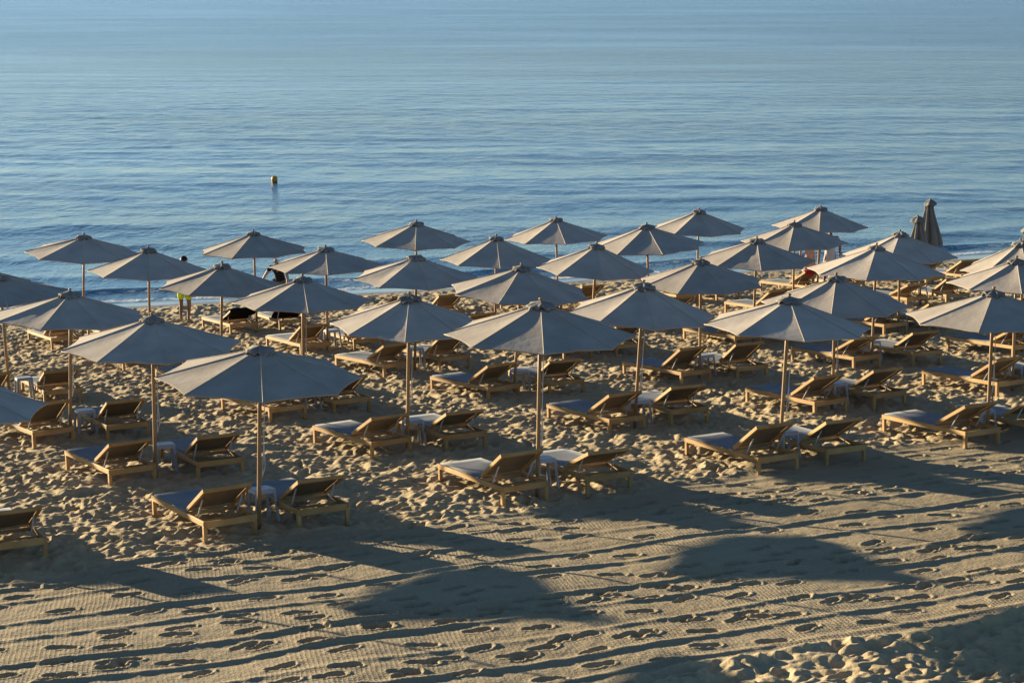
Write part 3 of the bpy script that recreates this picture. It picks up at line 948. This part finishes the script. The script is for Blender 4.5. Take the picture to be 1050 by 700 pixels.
def person(name_label, loc, rz, J, skin, shirt=None, bottoms=None, hairlen=0, sleeves=True, long=False, dress=False, tall=1.0):
    root = empty('person', loc, rz); tag(root, name_label, 'person')
    V3 = lambda k: Vector(J[k])
    n = {}; e = []
    def add(k, p, r, parent=None):
        n[k] = (Vector(p), r)
        if parent: e.append((parent, k))
    add('pelvis', V3('pelvis'), (.135, .10))
    sp = V3('pelvis').lerp(V3('chest'), .5)
    add('waist', sp, (.125, .095), 'pelvis'); add('chest', V3('chest'), (.15, .105), 'waist')
    add('neck0', V3('chest').lerp(V3('neck'), .75), (.075, .07), 'chest')
    add('neck', V3('neck'), .052, 'neck0')
    hd = V3('head'); nk = V3('neck'); up = (hd - nk).normalized()
    add('jaw', nk.lerp(hd, .55), (.062, .07), 'neck'); add('head', hd, (.076, .092), 'jaw'); add('crown', hd + up * .075, (.060, .07), 'head')
    for s in ('l', 'r'):
        sh, el, wr_ = V3('sh' + s), V3('el' + s), V3('wr' + s)
        add('sh' + s, sh, .058, 'chest'); add('ua' + s, sh.lerp(el, .5), .048, 'sh' + s); add('el' + s, el, .038, 'ua' + s)
        add('fa' + s, el.lerp(wr_, .35), .038, 'el' + s); add('wr' + s, wr_, .026, 'fa' + s)
        d = (wr_ - el).normalized(); side = Vector((1 if s == 'l' else -1, 0, 0)); fw = Vector((0, -1, 0))
        pm_ = wr_ + d * .06; add('pm' + s, pm_, (.022, .036), 'wr' + s)
        w = d.cross(side); 
        if w.length < .2: w = fw
        w.normalize()
        for q, (off, ln) in enumerate(((-.030, .060), (-.010, .075), (.010, .070), (.028, .055))):
            k0 = 'f%d%s' % (q, s); b0 = pm_ + w * off + d * .03
            add(k0 + 'a', b0, .0095, 'pm' + s); add(k0 + 'b', b0 + d * ln * .55 - side * .006, .009, k0 + 'a'); add(k0 + 'c', b0 + d * ln - side * .022, .0075, k0 + 'b')
        add('th' + s, wr_ + d * .035 + w * .045, .011, 'wr' + s); add('ti' + s, wr_ + d * .075 + w * .058 - side * .01, .009, 'th' + s)
        hp, kn, an = V3('hp' + s), V3('kn' + s), V3('an' + s)
        add('hp' + s, hp, .088, 'pelvis'); add('tg' + s, hp.lerp(kn, .5), .075, 'hp' + s); add('kn' + s, kn, .054, 'tg' + s)
        add('cf' + s, kn.lerp(an, .3), .055, 'kn' + s); add('an' + s, an, .036, 'cf' + s)
        toe = V3('toe' + s); add('hl' + s, an + Vector((0, 0, -.045)) - (toe - an).normalized() * .02, .034, 'an' + s)
        add('bl' + s, an.lerp(toe, .7) + Vector((0, 0, -.02)), (.038, .026), 'an' + s); add('toe' + s, toe, (.03, .018), 'bl' + s)
    face = Vector(J['face']).normalized()
    add('nose', hd + face * .105 - up * .012, .012, 'head')
    rt = face.cross(up).normalized()
    skin_mesh('body', n, e, skin, root)
    # ears and eyes
    for s in (-1, 1):
        m = MB(); c = hd + rt * s * .083 - up * .005; m.tube([c + up * .028, c + up * .01 + rt * s * .008, c - up * .025], [.008, .014, .007], 8); m.build('ear', skin, root, True)
        m = MB(); c = hd + rt * s * .032 + face * .084 + up * .008; m.tube([c - face * .01, c + face * .004, c + face * .007], [.012, .010, .003], 8); m.build('eye', EYE, root, True)
    # hair shell
    if hairlen is not None:
        V = []; F = []; nu_, nv_ = 20, 9
        ax = up
        low = 1.75 if hairlen == 0 else 2.1
        for a in range(nv_ + 1):
            for c in range(nu_):
                an = 2 * math.pi * c / nu_
                dirh = rt * math.cos(an) + face * math.sin(an)
                lim = low * (.52 if math.sin(an) > .35 else 1.0) if math.sin(an) > 0 else low
                th_ = (a / nv_) * lim
                rr_ = .100 + .006 * math.sin(an * 7 + a)
                p = hd + up * .03 + (up * math.cos(th_) + dirh * math.sin(th_)) * rr_
                if hairlen > 0 and th_ > 1.6: p -= up * hairlen * (th_ - 1.6) * 1.6
                V.append(p)
        for a in range(nv_):
            for c in range(nu_):
                k = a * nu_ + c; k2 = a * nu_ + (c + 1) % nu_; F.append((k, k2, k2 + nu_, k + nu_))
        F.append(tuple(range(nu_)))
        F.append(tuple(nv_ * nu_ + c for c in range(nu_))[::-1])
        mesh_obj('hair', V, F, HAIR, root, True)
    def grow(ks, mul, addr):
        return {k: (n[k][0], tuple((q * mul + addr) for q in n[k][1]) if hasattr(n[k][1], '__len__') else n[k][1] * mul + addr) for k in ks}
    if shirt:
        hem_z = V3('pelvis') + Vector((0, .01, -.09))
        nn = grow(['pelvis', 'waist', 'chest', 'neck0', 'shl', 'shr', 'ual', 'uar'], 1.05, .014)
        nn['pelvis'] = (n['pelvis'][0] + Vector((0, 0, .02)), (.155, .125))
        nn['neck0'] = (n['neck0'][0], .07)
        if not dress: nn['hem'] = (hem_z, (.165, .135))
        ee = [('pelvis', 'waist'), ('waist', 'chest'), ('chest', 'neck0'), ('chest', 'shl'), ('chest', 'shr'), ('shl', 'ual'), ('shr', 'uar')] + ([] if dress else [('pelvis', 'hem')])
        if dress:
            for q, f in enumerate((.35, .7, 1.0)):
                kk = 'sk%d' % q
                mid = (n['knl'][0] + n['knr'][0]) / 2
                nn[kk] = (n['pelvis'][0].lerp(mid, f), (.19 + .03 * q, .15 + .025 * q)); ee.append((('pelvis', 'sk0', 'sk1')[q], kk))
        skin_mesh('dress' if dress else 'shirt', nn, ee, shirt, root)
    if bottoms:
        ks = ['pelvis', 'hpl', 'hpr', 'tgl', 'tgr']
        nn = grow(ks, 1.06, .016)
        if not long:
            for q in 'lr': nn['tg' + q] = (n['hp' + q][0].lerp(n['kn' + q][0], .74), .092)
        ee = [('pelvis', 'hpl'), ('pelvis', 'hpr'), ('hpl', 'tgl'), ('hpr', 'tgr')]
        if long:
            nn.update(grow(['knl', 'knr', 'cfl', 'cfr'], 1.1, .015)); ee += [('tgl', 'knl'), ('tgr', 'knr'), ('knl', 'cfl'), ('knr', 'cfr')]
        skin_mesh('trousers' if long else 'shorts', nn, ee, bottoms, root)
    root.scale = (tall, tall, tall)
    return root

def stand(armL, armR, lean=0, dy=0):
    # x = person's left(+)/right(-), faces -y
    J = dict(pelvis=(0, .0, .93), chest=(0, -.02 - lean * .32, 1.30 - lean * .10), neck=(0, -.02 - lean * .48, 1.48 - lean * .20), head=(0, -.05 - lean * .62, 1.63 - lean * .26), face=(0, -1, -.1 - lean * .6))
    for s, q in (('l', 1), ('r', -1)):
        J['sh' + s] = (q * .19, -.01 - lean * .42, 1.41 - lean * .16)
        J['hp' + s] = (q * .10, 0, .88)
        J['kn' + s] = (q * .12, -.02, .48)
        J['an' + s] = (q * .125, .02, .085)
        J['toe' + s] = (q * .15, -.19, .025)
    J['ell'], J['wrl'] = armL; J['elr'], J['wrr'] = armR
    return J
LIME = simple_mat('lime_cloth', (.50, .62, .02), (.58, .70, .05), 4, .8)
BLK = simple_mat('black_cloth', (.012, .012, .014), (.02, .02, .022), 4, .9)
KHA = simple_mat('grey_trousers', (.13, .12, .10), (.17, .16, .13), 4, .9)
PINK = simple_mat('pink_cloth', (.52, .33, .27), (.60, .40, .33), 3, .9)
WHT = simple_mat('white_cloth', (.55, .52, .50), (.64, .60, .58), 3, .9)

J = stand(((.27, .02, 1.14), (.30, -.04, .90)), ((-.30, -.02, 1.14), (-.42, -.08, .93)))
J['knl'] = (.13, -.10, .49); J['anl'] = (.14, -.06, .085); J['toel'] = (.17, -.26, .025); J['anr'] = (-.13, .10, .085); J['toer'] = (-.16, -.10, .025)
person('dark haired man in lime green shorts standing by the waterline, seen from behind', (-8.62, 45.95, ground(-8.62, 45.95) - .0), R(170), J, SKIN, None, LIME, 0)
J = stand(((.30, -.28, 1.05), (.30, -.34, .80)), ((-.36, -.26, 1.06), (-.46, -.30, .82)), lean=.45)
person('man in a black T-shirt and grey trousers bending forward by the waterline', (-6.2, 46.9, ground(-6.2, 46.9)), R(-12), J, SKINP, BLK, KHA, None, long=True)
J = stand(((.25, .0, 1.15), (.26, -.03, .92)), ((-.25, .0, 1.15), (-.27, -.03, .92)))
person('person in a pale pink dress standing on the left of a couple by the sea', (8.60, 50.7, ground(8.60, 50.7)), R(165), J, SKINP, PINK, None, .06, dress=True, tall=1.03)
J = stand(((.28, -.02, 1.16), (.22, -.20, 1.05)), ((-.26, .02, 1.15), (-.27, -.02, .90)))
person('dark haired person in a white top and skirt, right of the pink dress', (9.12, 50.3, ground(9.12, 50.3)), R(185), J, SKIN, WHT, None, .05, dress=True, tall=1.08)
